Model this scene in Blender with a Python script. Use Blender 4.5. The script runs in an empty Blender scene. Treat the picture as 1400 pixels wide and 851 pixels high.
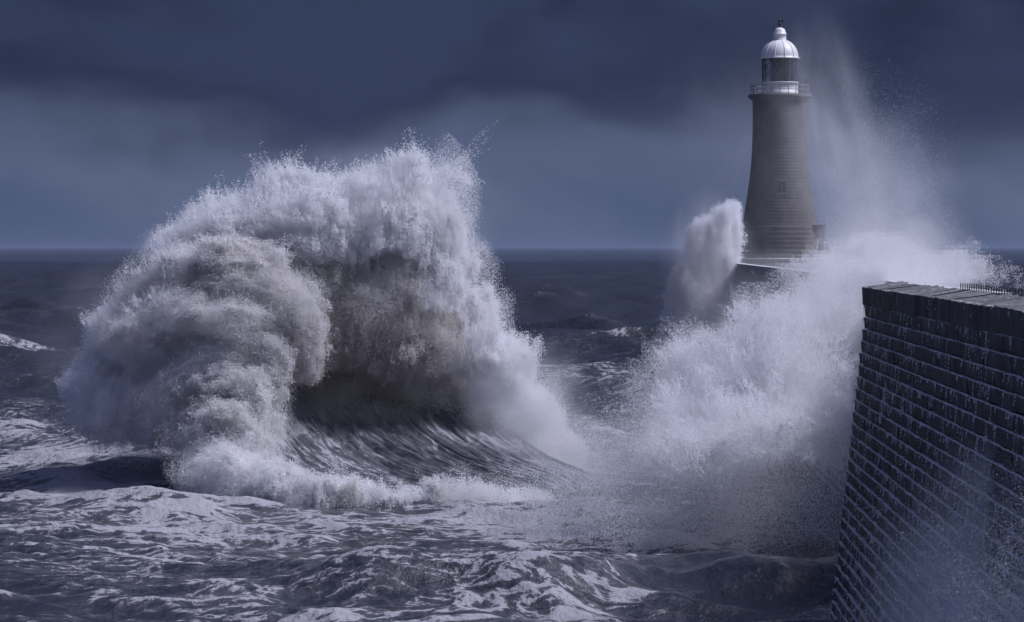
import bpy, bmesh, math, random, time
import numpy as np
from mathutils import Vector, Matrix

T0 = time.time()
SC = bpy.context.scene
COL = SC.collection
rad = math.radians

# ------------------------------------------------------------------ camera
FPX = 5077.0          # focal length in photograph pixels (photograph is 1400 wide)
HC = 13.4             # eye height above mean water
HOR = 338.0           # horizon row
cam = bpy.data.cameras.new("camera")
cam.sensor_width = 36.0
cam.lens = 36.0 * FPX / 1400.0
cam.shift_y = -(425.5 - HOR) / 1400.0
cam.clip_start = 1.0
cam.clip_end = 90000.0
cam_o = bpy.data.objects.new("camera", cam)
cam_o.location = (0, 0, HC)
cam_o.rotation_euler = (rad(90), 0, 0)
COL.objects.link(cam_o)
SC.camera = cam_o

# ------------------------------------------------------------------ light
SUN_EL, SUN_AZ = 53.0, 94.0      # azimuth measured from +Y (view direction) towards +X (right)
SUN_DIR = Vector((math.sin(rad(SUN_AZ)) * math.cos(rad(SUN_EL)), math.cos(rad(SUN_AZ)) * math.cos(rad(SUN_EL)), math.sin(rad(SUN_EL))))
sun = bpy.data.lights.new("sun", 'SUN')
sun.energy = 2.7
sun.angle = rad(22)
sun.color = (0.87, 0.87, 1.0)
sun_o = bpy.data.objects.new("sun", sun)
sun_o.rotation_euler = SUN_DIR.to_track_quat('Z', 'Y').to_euler()
sun_o.location = (0, 0, 200)
COL.objects.link(sun_o)

SC.view_settings.view_transform = 'Standard'
SC.view_settings.look = 'None'
SC.view_settings.gamma = 1.0
SC.view_settings.exposure = 0.70
SC.render.engine = 'CYCLES'
SC.cycles.use_denoising = True
SC.cycles.max_bounces = 9
SC.cycles.diffuse_bounces = 7
SC.cycles.volume_bounces = 1
SC.cycles.transparent_max_bounces = 16
SC.cycles.use_adaptive_sampling = True
SC.cycles.adaptive_threshold = 0.015


class NT:
    """small helper to write node trees"""
    def __init__(self, tree):
        self.t = tree
        tree.nodes.clear()
    def n(self, kind, **kw):
        nd = self.t.nodes.new(kind)
        for k, v in kw.items():
            if k == 'ins':
                for a, b in v.items():
                    self.set(nd, a, b)
            else:
                setattr(nd, k, v)
        return nd
    def set(self, nd, a, b):
        s = nd.inputs[a]
        if isinstance(b, bpy.types.NodeSocket):
            self.t.links.new(b, s)
        elif isinstance(b, bpy.types.Node):
            self.t.links.new(b.outputs[0], s)
        else:
            s.default_value = b
    def math(self, op, a, b=None, c=None, clamp=False):
        nd = self.n('ShaderNodeMath', operation=op, use_clamp=clamp)
        for i, x in enumerate((a, b, c)):
            if x is not None:
                self.set(nd, i, x)
        return nd.outputs[0]
    def mix(self, f, a, b):
        nd = self.n('ShaderNodeMix', data_type='RGBA')
        self.set(nd, 0, f)
        self.set(nd, 6, a)
        self.set(nd, 7, b)
        return nd.outputs[2]
    def ramp(self, f, stops, interp='LINEAR'):
        nd = self.n('ShaderNodeValToRGB')
        cr = nd.color_ramp
        cr.interpolation = interp
        while len(cr.elements) < len(stops):
            cr.elements.new(0.5)
        for e, (p, c) in zip(cr.elements, stops):
            e.position = p
            e.color = c if len(c) == 4 else (*c, 1)
        self.set(nd, 0, f)
        return nd.outputs[0]
    def smooth(self, x, lo, hi):
        nd = self.n('ShaderNodeMapRange', interpolation_type='SMOOTHSTEP')
        self.set(nd, 0, x)
        nd.inputs[1].default_value = lo
        nd.inputs[2].default_value = hi
        return nd.outputs[0]
    def noise(self, vec, scale, detail=4, rough=0.55, dist=0.0, lac=2.0):
        nd = self.n('ShaderNodeTexNoise', ins={'Scale': scale, 'Detail': detail, 'Roughness': rough, 'Distortion': dist, 'Lacunarity': lac})
        self.set(nd, 'Vector', vec)
        return nd.outputs[0]
    def mapping(self, vec, scale=(1, 1, 1), loc=(0, 0, 0), rot=(0, 0, 0)):
        nd = self.n('ShaderNodeMapping')
        self.set(nd, 'Vector', vec)
        nd.inputs['Scale'].default_value = scale
        nd.inputs['Location'].default_value = loc
        nd.inputs['Rotation'].default_value = rot
        return nd.outputs[0]


# world: a Nishita sky almost wholly covered by a deck of storm cloud
W = bpy.data.worlds.new("World")
SC.world = W
W.use_nodes = True
w = NT(W.node_tree)
sky = w.n('ShaderNodeTexSky', sky_type='NISHITA', sun_disc=False, sun_elevation=rad(SUN_EL), sun_rotation=rad(SUN_AZ), air_density=1.0, dust_density=2.0)
tc = w.n('ShaderNodeTexCoord')
gen = tc.outputs['Generated']
sep = w.n('ShaderNodeSeparateXYZ', ins={0: gen})
el = sep.outputs[2]
warp = w.noise(w.mapping(gen, (5, 5, 11)), 1.0, 3, 0.5)
cl_big = w.noise(w.mapping(gen, (9, 9, 14), (3.1, 0.4, 1.7)), 1.0, 4, 0.5, 0.35)
cl_fine = w.noise(w.mapping(gen, (24, 24, 34), (1.2, 2.2, 0.3)), 1.0, 4, 0.5, 0.1)
mixn = w.math('ADD', w.math('MULTIPLY', cl_big, 0.75), w.math('MULTIPLY', cl_fine, 0.25))
# the deck: pale rain band low over the sea, the darker ragged base of the cloud above about two and a half degrees
edge = w.math('ADD', w.math('MULTIPLY', el, 19.0), w.math('MULTIPLY', w.math('SUBTRACT', mixn, 0.5), 3.4))
deck = w.smooth(edge, 0.25, 1.0)
rain = w.mix(w.smooth(mixn, 0.32, 0.68), (0.120, 0.170, 0.335, 1), (0.255, 0.320, 0.520, 1))
base = w.mix(w.smooth(mixn, 0.38, 0.62), (0.007, 0.015, 0.060, 1), (0.050, 0.076, 0.180, 1))
low = w.mix(deck, rain, base)
# overcast law: the deck overhead is about three times as bright as its base near the horizon
zen = w.smooth(el, 0.12, 0.8)
high = w.mix(w.smooth(mixn, 0.35, 0.65), (0.155, 0.19, 0.44, 1), (0.27, 0.32, 0.64, 1))
cloud = w.mix(zen, low, high)
bg1 = w.n('ShaderNodeBackground', ins={'Color': sky, 'Strength': 0.05})
bg2 = w.n('ShaderNodeBackground', ins={'Color': cloud, 'Strength': 0.33})
mx = w.n('ShaderNodeMixShader', ins={0: 0.97, 1: bg1, 2: bg2})
out = w.n('ShaderNodeOutputWorld', ins={0: mx})


# ------------------------------------------------------------------ basics
def put(u, v, d):
    """a point of the place at distance d seen in direction of photograph pixel (u, v)"""
    return np.array(((u - 700.0) / FPX * d, d, HC - (v - HOR) / FPX * d))

def link(o, parent=None):
    COL.objects.link(o)
    if parent is not None:
        o.parent = parent
    return o

def tag(o, label=None, cat=None, group=None, kind=None):
    for k, x in (('label', label), ('category', cat), ('group', group), ('kind', kind)):
        if x:
            o[k] = x
    return o

def empty(name, loc=(0, 0, 0)):
    o = bpy.data.objects.new(name, None)
    o.location = loc
    o.empty_display_size = 0.5
    return link(o)

def mesh_obj(name, verts, faces, m=None, parent=None, smooth=False):
    me = bpy.data.meshes.new(name)
    if isinstance(verts, np.ndarray):
        verts = np.ascontiguousarray(verts, dtype=np.float32)
        me.vertices.add(len(verts))
        me.vertices.foreach_set('co', verts.ravel())
        faces = np.ascontiguousarray(faces, dtype=np.int32)
        nf, k = faces.shape
        me.loops.add(nf * k)
        me.loops.foreach_set('vertex_index', faces.ravel())
        me.polygons.add(nf)
        me.polygons.foreach_set('loop_start', np.arange(0, nf * k, k, dtype=np.int32))
        me.polygons.foreach_set('loop_total', np.full(nf, k, dtype=np.int32))
        me.update(calc_edges=True)
    else:
        me.from_pydata([tuple(p) for p in verts], [], faces)
        me.update()
    if smooth:
        me.polygons.foreach_set('use_smooth', np.ones(len(me.polygons), dtype=bool))
    if m:
        me.materials.append(m)
    o = bpy.data.objects.new(name, me)
    return link(o, parent)

def attr(o, name, data):
    a = o.data.attributes.new(name, 'FLOAT', 'POINT')
    a.data.foreach_set('value', np.ascontiguousarray(data, dtype=np.float32))

def new_mat(name):
    m = bpy.data.materials.new(name)
    m.use_nodes = True
    return m, NT(m.node_tree)


# ------------------------------------------------------------------ materials
def m_foam(name, white=(0.92, 0.92, 0.94), sand=(0.43, 0.37, 0.30), trans=0.35, bumpy=0.0):
    m, t = new_mat(name)
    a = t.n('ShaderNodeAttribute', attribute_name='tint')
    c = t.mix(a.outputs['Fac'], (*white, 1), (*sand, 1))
    d = t.n('ShaderNodeBsdfDiffuse', ins={'Color': c})
    tr = t.n('ShaderNodeBsdfTranslucent', ins={'Color': c})
    if bumpy:
        g = t.n('ShaderNodeNewGeometry')
        nz = t.noise(g.outputs['Position'], 3.2, 6, 0.68)
        b = t.n('ShaderNodeBump', ins={'Strength': 0.9, 'Distance': bumpy, 'Height': nz})
        t.set(d, 'Normal', b)
        t.set(tr, 'Normal', b)
    mxs = t.n('ShaderNodeMixShader', ins={0: trans, 1: d, 2: tr})
    t.n('ShaderNodeOutputMaterial', ins={0: mxs})
    return m

M_SPRAY = m_foam('spray_droplets')
M_CORE = m_foam('dense_foam', trans=0.15, bumpy=0.35)

def m_water(name, face=False):
    m, t = new_mat(name)
    g = t.n('ShaderNodeNewGeometry')
    pos = g.outputs['Position']
    cov = t.n('ShaderNodeAttribute', attribute_name='foam').outputs['Fac']
    if face:
        s = t.n('ShaderNodeAttribute', attribute_name='along').outputs['Fac']
        q = t.n('ShaderNodeAttribute', attribute_name='across').outputs['Fac']
        vec = t.n('ShaderNodeCombineXYZ', ins={0: s, 1: q, 2: 0.0})
        n1 = t.noise(t.mapping(vec, (2.6, 17, 1)), 1.0, 6, 0.66, 1.6)
        n2 = t.noise(t.mapping(vec, (4.0, 60, 1)), 1.0, 5, 0.66, 0.9)
        pat = t.math('ADD', t.math('MULTIPLY', n1, 0.62), t.math('MULTIPLY', n2, 0.38))
        rip = t.noise(t.mapping(vec, (2.5, 60, 1)), 1.0, 5, 0.6)
        dist = 0.12
    else:
        w1 = t.noise(t.mapping(pos, (0.10, 0.10, 0.1)), 1.0, 2, 0.5)
        wv = t.n('ShaderNodeVectorMath', operation='ADD')
        t.set(wv, 0, pos)
        wn = t.n('ShaderNodeTexNoise', ins={'Scale': 0.35, 'Detail': 3.0})
        t.set(wn, 'Vector', pos)
        ws = t.n('ShaderNodeVectorMath', operation='SCALE', ins={0: wn.outputs['Color'], 'Scale': 2.2})
        t.set(wv, 1, ws)
        p2 = wv.outputs[0]
        na = t.noise(t.mapping(p2, (1.25, 0.62, 1.25)), 1.0, 7, 0.66)
        nb_ = t.noise(t.mapping(p2, (0.20, 1.35, 0.6)), 1.0, 6, 0.62)
        nc_ = t.noise(t.mapping(p2, (0.16, 0.10, 0.2)), 1.0, 4, 0.55)
        vo = t.n('ShaderNodeTexVoronoi', feature='DISTANCE_TO_EDGE', ins={'Scale': 1.0})
        t.set(vo, 'Vector', t.mapping(p2, (1.9, 0.9, 1.6)))
        lace = t.math('SUBTRACT', 1.0, t.smooth(vo.outputs['Distance'], 0.0, 0.30))
        def ridge(x, p_):
            return t.math('POWER', t.math('SUBTRACT', 1.0, t.math('MULTIPLY', t.math('ABSOLUTE', t.math('SUBTRACT', x, 0.5)), 2.0)), p_)
        v1 = ridge(t.noise(t.mapping(p2, (0.30, 0.75, 0.5)), 1.0, 6, 0.62, 0.8), 5.0)
        v2 = ridge(t.noise(t.mapping(p2, (1.0, 0.9, 1.0)), 1.0, 5, 0.62, 0.6), 4.0)
        veins = t.math('ADD', t.math('MULTIPLY', v1, 0.22), t.math('MULTIPLY', v2, 0.14))
        pat = t.math('ADD', t.math('ADD', t.math('MULTIPLY', na, 0.16), t.math('MULTIPLY', nb_, 0.18)), t.math('ADD', t.math('MULTIPLY', nc_, 0.38), veins))
        r1 = t.noise(t.mapping(pos, (0.9, 0.55, 0.9)), 1.0, 6, 0.62)
        r2 = t.noise(t.mapping(pos, (0.22, 0.12, 0.22)), 1.0, 4, 0.6)
        r3 = t.noise(t.mapping(pos, (3.2, 1.8, 3.2)), 1.0, 5, 0.65)
        rip = t.math('ADD', t.math('ADD', t.math('MULTIPLY', r1, 0.6), r2), t.math('MULTIPLY', r3, 0.28))
        dist = 0.55
    # foam lies where the noise passes a level that falls as the foam cover rises
    lev = t.math('SUBTRACT', 0.815, t.math('MULTIPLY', cov, 0.40))
    k = t.math('SUBTRACT', pat, lev)
    foam = t.smooth(k, -0.01, 0.06)
    film = t.math('MULTIPLY', t.smooth(k, -0.16, 0.02), 0.34 if face else 0.14)
    f = t.math('MAXIMUM', foam, film)
    bump = t.n('ShaderNodeBump', ins={'Strength': 0.75, 'Distance': dist, 'Height': t.math('ADD', rip, t.math('MULTIPLY', foam, 0.10))})
    deep = t.mix(t.noise(t.mapping(pos, (0.05, 0.03, 0.05)), 1.0, 3), (0.018, 0.021, 0.032, 1), (0.040, 0.041, 0.052, 1))
    wat = t.n('ShaderNodeBsdfPrincipled', ins={'Base Color': deep, 'Roughness': 0.14, 'IOR': 1.33, 'Normal': bump})
    fo = t.n('ShaderNodeBsdfDiffuse', ins={'Color': (0.33, 0.325, 0.36, 1), 'Normal': bump})
    mxs = t.n('ShaderNodeMixShader', ins={0: f, 1: wat, 2: fo})
    t.n('ShaderNodeOutputMaterial', ins={0: mxs})
    return m

M_SEA = m_water('storm_sea')
M_FACE = m_water('wave_face_water', face=True)

def m_stone(name, c1, c2, streak=0.0, ledge=0.0, rough=0.55, blocks=None, bump=0.06):
    m, t = new_mat(name)
    g = t.n('ShaderNodeNewGeometry')
    pos = g.outputs['Position']
    n1 = t.noise(t.mapping(pos, (0.8, 0.8, 0.8)), 1.0, 6, 0.65)
    oi = t.n('ShaderNodeObjectInfo')
    c = t.mix(t.smooth(n1, 0.3, 0.7), (*c1, 1), (*c2, 1))
    rnd = t.math('MULTIPLY_ADD', oi.outputs['Random'], 0.3, 0.85)
    hv = t.n('ShaderNodeHueSaturation', ins={'Color': c, 'Value': rnd})
    c = hv.outputs[0]
    h = n1
    if blocks:
        br = t.n('ShaderNodeTexBrick', ins={'Color1': (1, 1, 1, 1), 'Color2': (0.82, 0.82, 0.82, 1), 'Mortar': (0.84, 0.84, 0.84, 1), 'Scale': 1.0,
                                            'Mortar Size': 0.02, 'Brick Width': blocks[0], 'Row Height': blocks[1]})
        uv = t.n('ShaderNodeUVMap')
        t.set(br, 'Vector', uv)
        mm = t.n('ShaderNodeMix', data_type='RGBA', blend_type='MULTIPLY')
        t.set(mm, 0, 0.8)
        t.set(mm, 6, c)
        t.set(mm, 7, br.outputs['Color'])
        c = mm.outputs[2]
    if streak:
        s1 = t.noise(t.mapping(pos, (0.9, 0.9, 0.30)), 1.0, 6, 0.70)
        s2 = t.noise(t.mapping(pos, (2.6, 2.6, 0.5)), 1.0, 5, 0.65)
        st = t.math('ADD', t.math('MULTIPLY', s1, 0.6), t.math('MULTIPLY', s2, 0.4))
        loc_z = t.n('ShaderNodeSeparateXYZ', ins={0: t.n('ShaderNodeTexCoord').outputs['Object']}).outputs[2]
        st = t.math('ADD', st, t.math('MULTIPLY', t.math('ADD', loc_z, 0.2, clamp=False), 0.28))
        run = t.math('MULTIPLY', t.smooth(st, 0.53, 0.66), streak)
        c = t.mix(run, c, (0.24, 0.24, 0.27, 1))
        h = t.math('ADD', t.math('MULTIPLY', st, 1.4), t.math('MULTIPLY', n1, 0.4))
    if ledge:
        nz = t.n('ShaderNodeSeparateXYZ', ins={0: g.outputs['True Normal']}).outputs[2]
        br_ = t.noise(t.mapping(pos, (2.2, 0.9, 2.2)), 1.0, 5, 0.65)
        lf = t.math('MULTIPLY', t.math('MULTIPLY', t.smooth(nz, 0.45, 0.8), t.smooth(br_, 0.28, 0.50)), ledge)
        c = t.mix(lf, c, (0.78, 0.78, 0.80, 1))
    b = t.n('ShaderNodeBump', ins={'Strength': 0.8, 'Distance': bump, 'Height': h})
    p = t.n('ShaderNodeBsdfPrincipled', ins={'Base Color': c, 'Roughness': rough, 'Specular IOR Level': 0.25, 'Normal': b})
    t.n('ShaderNodeOutputMaterial', ins={0: p})
    return m

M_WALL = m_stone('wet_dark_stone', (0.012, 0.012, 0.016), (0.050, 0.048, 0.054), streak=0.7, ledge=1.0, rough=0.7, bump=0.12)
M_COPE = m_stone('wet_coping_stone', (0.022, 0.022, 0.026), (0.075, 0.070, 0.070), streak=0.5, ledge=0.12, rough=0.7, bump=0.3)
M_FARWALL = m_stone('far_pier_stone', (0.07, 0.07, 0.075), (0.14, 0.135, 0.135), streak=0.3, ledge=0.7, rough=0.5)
M_TOWER = m_stone('tower_sandstone', (0.070, 0.058, 0.053), (0.135, 0.112, 0.100), streak=0.18, rough=0.8, blocks=(0.95, 0.35665), bump=0.03)
M_DECK = m_stone('wet_deck', (0.06, 0.06, 0.065), (0.11, 0.11, 0.115), rough=0.35)

def m_plain(name, col, rough=0.5, metal=0.0, grime=0.25):
    m, t = new_mat(name)
    g = t.n('ShaderNodeNewGeometry')
    n = t.noise(t.mapping(g.outputs['Position'], (1.2, 1.2, 0.5)), 1.0, 5, 0.65)
    c = t.mix(t.math('MULTIPLY', t.smooth(n, 0.4, 0.75), grime), (*col, 1), (col[0] * 0.5, col[1] * 0.45, col[2] * 0.4, 1))
    p = t.n('ShaderNodeBsdfPrincipled', ins={'Base Color': c, 'Roughness': rough, 'Metallic': metal})
    t.n('ShaderNodeOutputMaterial', ins={0: p})
    return m

M_WHITE = m_plain('white_paint', (0.80, 0.80, 0.80), 0.45)
M_IRON = m_plain('dark_iron', (0.035, 0.035, 0.04), 0.5)
M_GREY = m_plain('grey_rail_paint', (0.30, 0.30, 0.31), 0.5)
M_BLIND = m_plain('brown_blind', (0.36, 0.31, 0.29), 0.7)

def m_glass():
    m, t = new_mat('lantern_glass')
    a = t.n('ShaderNodeBsdfTransparent', ins={'Color': (0.96, 0.97, 0.98, 1)})
    b = t.n('ShaderNodeBsdfGlossy', ins={'Color': (0.9, 0.9, 0.9, 1), 'Roughness': 0.08})
    fr = t.n('ShaderNodeFresnel', ins={'IOR': 1.45})
    mxs = t.n('ShaderNodeMixShader', ins={0: fr, 1: a, 2: b})
    t.n('ShaderNodeOutputMaterial', ins={0: mxs})
    return m
M_GLASS = m_glass()


def smoothstep(x, a, b):
    t = np.clip((x - a) / (b - a), 0, 1)
    return t * t * (3 - 2 * t)


# ------------------------------------------------------------------ mesh helpers
def lathe(name, prof, m, parent, seg=72, closed=False, uvs=False, smooth=True):
    prof = np.array(prof, float)
    n = len(prof)
    a = np.linspace(0, 2 * math.pi, seg, endpoint=False)
    V = np.zeros((seg, n, 3))
    V[:, :, 0] = np.cos(a)[:, None] * prof[None, :, 0]
    V[:, :, 1] = np.sin(a)[:, None] * prof[None, :, 0]
    V[:, :, 2] = prof[None, :, 1]
    i = np.arange(seg)[:, None]
    j = np.arange(n - 1)[None, :]
    i2 = (i + 1) % seg
    F = np.stack([i * n + j + 0 * i2, i2 * n + j, i2 * n + j + 1, i * n + j + 1 + 0 * i2], -1).reshape(-1, 4)
    o = mesh_obj(name, V.reshape(-1, 3), F, m, parent, smooth)
    if uvs:
        uv = o.data.uv_layers.new(name='UVMap')
        li = np.zeros(len(o.data.loops), dtype=np.int32)
        o.data.loops.foreach_get('vertex_index', li)
        si, pi = li // n, li % n
        # wrap the last column forwards
        face_first = np.repeat(si.reshape(-1, 4).min(1), 4)
        face_last = np.repeat(si.reshape(-1, 4).max(1), 4)
        s2 = np.where((face_last - face_first > 1) & (si == 0), seg, si)
        co = np.stack([s2 / seg * 22.0, prof[pi, 1] - zc], -1).astype(np.float32)
        uv.data.foreach_set('uv', co.ravel())
    return o

def box(name, lo, hi, m, parent=None, bevel=0.0):
    bm = bmesh.new()
    bmesh.ops.create_cube(bm, size=1.0)
    lo, hi = Vector(lo), Vector(hi)
    for v in bm.verts:
        v.co = Vector(((lo[i] + hi[i]) / 2 + v.co[i] * (hi[i] - lo[i]) for i in range(3)))
    if bevel:
        bmesh.ops.bevel(bm, geom=bm.edges[:], offset=bevel, segments=1, affect='EDGES')
    me = bpy.data.meshes.new(name)
    bm.to_mesh(me)
    bm.free()
    if m:
        me.materials.append(m)
    return link(bpy.data.objects.new(name, me), parent)

def bar(name, a, b, r, m, parent=None, seg=6):
    a, b = Vector(a), Vector(b)
    d = b - a
    bm = bmesh.new()
    bmesh.ops.create_cone(bm, cap_ends=True, segments=seg, radius1=r, radius2=r, depth=d.length)
    q = d.to_track_quat('Z', 'Y').to_matrix().to_4x4()
    bmesh.ops.transform(bm, matrix=Matrix.Translation((a + b) / 2) @ q, verts=bm.verts)
    me = bpy.data.meshes.new(name)
    bm.to_mesh(me)
    bm.free()
    me.materials.append(m)
    return link(bpy.data.objects.new(name, me), parent)

def ring(name, R, r, z, m, parent, seg=48):
    prof = [(R - r, z - r), (R + r, z - r), (R + r, z + r), (R - r, z + r), (R - r, z - r)]
    return lathe(name, prof, m, parent, seg, smooth=False)

def copy_piece(o, parent, loc=None, rot=None, scale=None):
    c = o.copy()
    COL.objects.link(c)
    c.parent = parent
    if loc is not None:
        c.location = loc
    if rot is not None:
        c.rotation_euler = rot
    if scale is not None:
        c.scale = scale
    return c


# ------------------------------------------------------------------ the sea
rng = np.random.default_rng(7)
K_AMP = 1.0
WAVES = []
for i in range(110):
    lam = 2.6 * (70.0 / 2.6) ** (rng.random())
    th = rad(-100) + rng.normal() * 0.55          # travelling towards the camera and to the right
    amp = 0.0066 * lam ** 1.02 * (0.5 + rng.random())
    if lam > 30:
        amp *= 0.75
    WAVES.append((2 * math.pi / lam, math.cos(th), math.sin(th), amp * K_AMP, rng.random() * 6.283, lam))

for i in range(60):
    lam = 0.7 * (2.6 / 0.7) ** (rng.random())
    th = rad(-100) + rng.normal() * 0.8
    WAVES.append((2 * math.pi / lam, math.cos(th), math.sin(th), 0.0026 * lam * (0.5 + rng.random()), rng.random() * 6.283, lam))

def tile_noise(n, beta, lo_len, texel, seed):
    q = np.random.default_rng(seed)
    f = np.fft.rfft2(q.standard_normal((n, n)))
    kx = np.fft.fftfreq(n, texel)[:, None]
    ky = np.fft.rfftfreq(n, texel)[None, :]
    f *= (kx * kx + ky * ky + 1 / lo_len ** 2) ** (-beta)
    x = np.fft.irfft2(f, s=(n, n))
    x -= x.mean()
    return x / x.std()
LUMPS = tile_noise(1024, 1.15, 3.0, 0.11, 77)

def tile_at(T, X, Y, texel):
    n = T.shape[0]
    a, b = (X / texel) % n, (Y / texel) % n
    i, j = a.astype(int), b.astype(int)
    fa, fb = a - i, b - j
    i2, j2 = (i + 1) % n, (j + 1) % n
    i, j = i % n, j % n
    return (T[i, j] * (1 - fa) + T[i2, j] * fa) * (1 - fb) + (T[i, j2] * (1 - fa) + T[i2, j2] * fa) * fb

def flat_dist(v):
    return HC * FPX / (v - HOR)

def sea_bumps(X, Y):
    """the large local shapes of the water: swells, the foot of the breaker, the crest in the foreground"""
    U = X / Y * FPX + 700.0
    z = np.zeros_like(X)
    def g(x):
        return np.exp(-x * x)
    # rise under the breaker
    z += 2.1 * g((U - 330) / 330) * np.clip((Y - 195) / 14, 0, 1) * g(np.maximum(Y - 212, 0) / 25)
    # foreground crest, broken with foam, from left of centre to the wall
    yc = 141.5 + 2.2 * np.sin(U / 130.0) + 1.2 * np.sin(U / 47.0 + 1)
    s = (Y - yc)
    prof = np.where(s < 0, g(s / 2.6), g(s / 7.0))
    z += 1.45 * prof * (1 / (1 + np.exp(-(U - 430) / 50.0))) * (1 - 0.25 * g((U - 900) / 90))
    # trough in front of it to the right
    z -= 0.9 * g((Y - 134) / 5.0) * g((U - 980) / 200)
    # swell running in behind the splash
    yc = 330 - (U - 750) * 0.13
    s = Y - yc
    z += (1.2 + 2.6 / (1 + np.exp(-(U - 880) / 28.0))) * np.where(s < 0, g(s / 7), g(s / 18)) / (1 + np.exp(-(U - 770) / 30.0)) 
    # second lump nearer
    z += 1.0 * g((U - 810) / 45) * g((Y - 262) / 6)
    # small breaker far left
    yc = 442 + (U - 40) * 0.14
    s = Y - yc
    z += 2.2 * np.where(s < 0, g(s / 5), g(s / 22)) * g((U + 40) / 120)
    # lumps left of the breaker
    z += 0.8 * g((U - 180) / 160) * g((Y - 186) / 7) + 0.55 * g((U - 90) / 120) * g((Y - 207) / 5)
    z += 0.5 * g((U - 60) / 260) * g((Y - 165) / 4)
    return z

def sea_z(X, Y, step=None, chop=True):
    z = sea_bumps(X, Y)
    calm = 1.0
    dx = np.zeros_like(X)
    dy = np.zeros_like(X)
    crest = np.zeros_like(X)
    damp = 0.25 + 0.75 * np.clip((Y - 215) / 160, 0, 1)
    for k, cx, cy, a, ph, lam in WAVES:
        p = k * (cx * X + cy * Y) + ph
        wgt = damp if lam > 8 else 1.0
        if lam < 28:
            wgt = wgt * (1 + 0.7 * np.clip((Y - 250) / 150, 0, 1))
        if step is not None:
            wgt = wgt * np.clip((lam / step - 2.0) / 2.0, 0, 1)
        z = z + a * wgt * np.cos(p)
        if chop:
            dx -= 0.75 * a * wgt * cx * np.sin(p)
            dy -= 0.75 * a * wgt * cy * np.sin(p)
        crest += a * wgt * k * np.cos(p)
    return z, dx, dy, crest

def build_sea():
    ds = [104.0]
    while ds[-1] < 60000:
        d = ds[-1]
        st = d * d / (HC * FPX) * 0.85
        if d > 350:
            st = min(st, 1.53 + (d - 350) * 0.0042)
        if d > 2500:
            st = 10.5 * (d / 2500) ** 2.6
        ds.append(d + st)
    ds = np.array(ds)
    us = np.arange(-120, 1521, 2.5)
    D, U = np.meshgrid(ds, us, indexing='ij')
    X = (U - 700) / FPX * D
    Y = D.copy()
    step = np.gradient(ds)[:, None] * np.ones_like(X)
    z, dx, dy, crest = sea_z(X, Y, np.maximum(step, 0.25))
    lump = np.abs(tile_at(LUMPS, X, Y, 0.11)) * np.clip((320 - Y) / 150, 0, 1)
    fade = np.clip((9000 - Y) / 5000, 0, 1)
    z *= fade
    V0 = HOR + HC * FPX / Y             # row of the flat sea, to lay out where foam lies
    def g(x):
        return np.exp(-x * x)
    foam = (0.22 + 0.34 * np.clip(crest * 1.1, -0.5, 1.6)) * (1 - 0.75 * np.clip((Y - 225) / 120, 0, 1))
    foam += 0.52 * g((U - 60) / 190) * g((V0 - 620) / 70)
    foam += 0.45 * g((U - 200) / 200) * g((V0 - 690) / 45)
    foam += 0.30 * g((U - 500) / 330) * g((V0 - 730) / 30)
    foam += 0.36 * (1 / (1 + np.exp(-(U - 400) / 60))) * (1 - 1 / (1 + np.exp(-(U - 880) / 40))) * np.clip((V0 - 765) / 18, 0, 1)
    foam += 0.22 * g((V0 - 800) / 60) * g((U - 150) / 260)
    foam += 0.45 * g((U - 860) / 130) * g((V0 - 590) / 75)
    foam += 0.45 * g((U - 770) / 110) * g((V0 - 520) / 14)
    foam += 0.6 * g((U - 700) / 160) * g((V0 - 705) / 22)
    foam += 0.6 * g((U - 960) / 190) * g((V0 - 735) / 28)
    # white crest of the small breaker far left
    yc = 442 + (U - 40) * 0.14
    foam += 1.0 * g((Y - yc - 7) / 14) * g((U - 60) / 80)
    foam += 0.55 * smoothstep(crest * np.clip((Y - 260) / 100, 0, 1), 0.85, 1.5)
    foam -= 0.2 * g((U - 990) / 120) * g((V0 - 815) / 45)
    foam = np.clip(foam - 0.25 * np.clip((Y - 500) / 800, 0, 1), 0, 1.25)
    z += 0.06 * lump * (0.2 + np.clip(foam, 0, 1))
    foam += 0.10 * (lump - 0.7) * (lump > 0)
    nr, nc = X.shape
    P = np.stack([X + dx * fade, Y + dy * fade, z], -1).reshape(-1, 3)
    i = np.arange(nr - 1)[:, None] * nc
    j = np.arange(nc - 1)[None, :]
    F = np.stack([i + j, i + j + 1, i + j + 1 + nc, i + j + nc], -1).reshape(-1, 4)
    o = mesh_obj('sea', P, F, M_SEA, None, True)
    attr(o, 'foam', foam.ravel())
    tag(o, 'dark grey violet storm sea streaked with lacy white foam', 'sea', kind='structure')
    return o
build_sea()
print('sea', round(time.time() - T0, 1))


# ------------------------------------------------------------------ the pier
SL = 0.02265                        # the pier runs slightly to the right of the view
PRZ = -math.atan(SL)
def pier_pt(l, d, z):
    return (l + SL * d, d, z)

def pier_box(name, l0, l1, d0, d1, z0, z1, m, parent):
    v = [pier_pt(l, d, z) for z in (z0, z1) for d in (d0, d1) for l in (l0, l1)]
    f = [(0, 2, 3, 1), (4, 5, 7, 6), (0, 1, 5, 4), (2, 6, 7, 3), (0, 4, 6, 2), (1, 3, 7, 5)]
    return mesh_obj(name, v, f, m, parent)

pier = empty('pier', pier_pt(10, 134, 0))
PIER_INV = pier.location.copy()
pier.location = (0, 0, 0)
tag(pier, 'long dark stone pier wall streaming with water, leading out to the lighthouse', 'pier')
END_D = 134.0
CH = 0.425
ZTOP = 11.28
random.seed(3)

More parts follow.
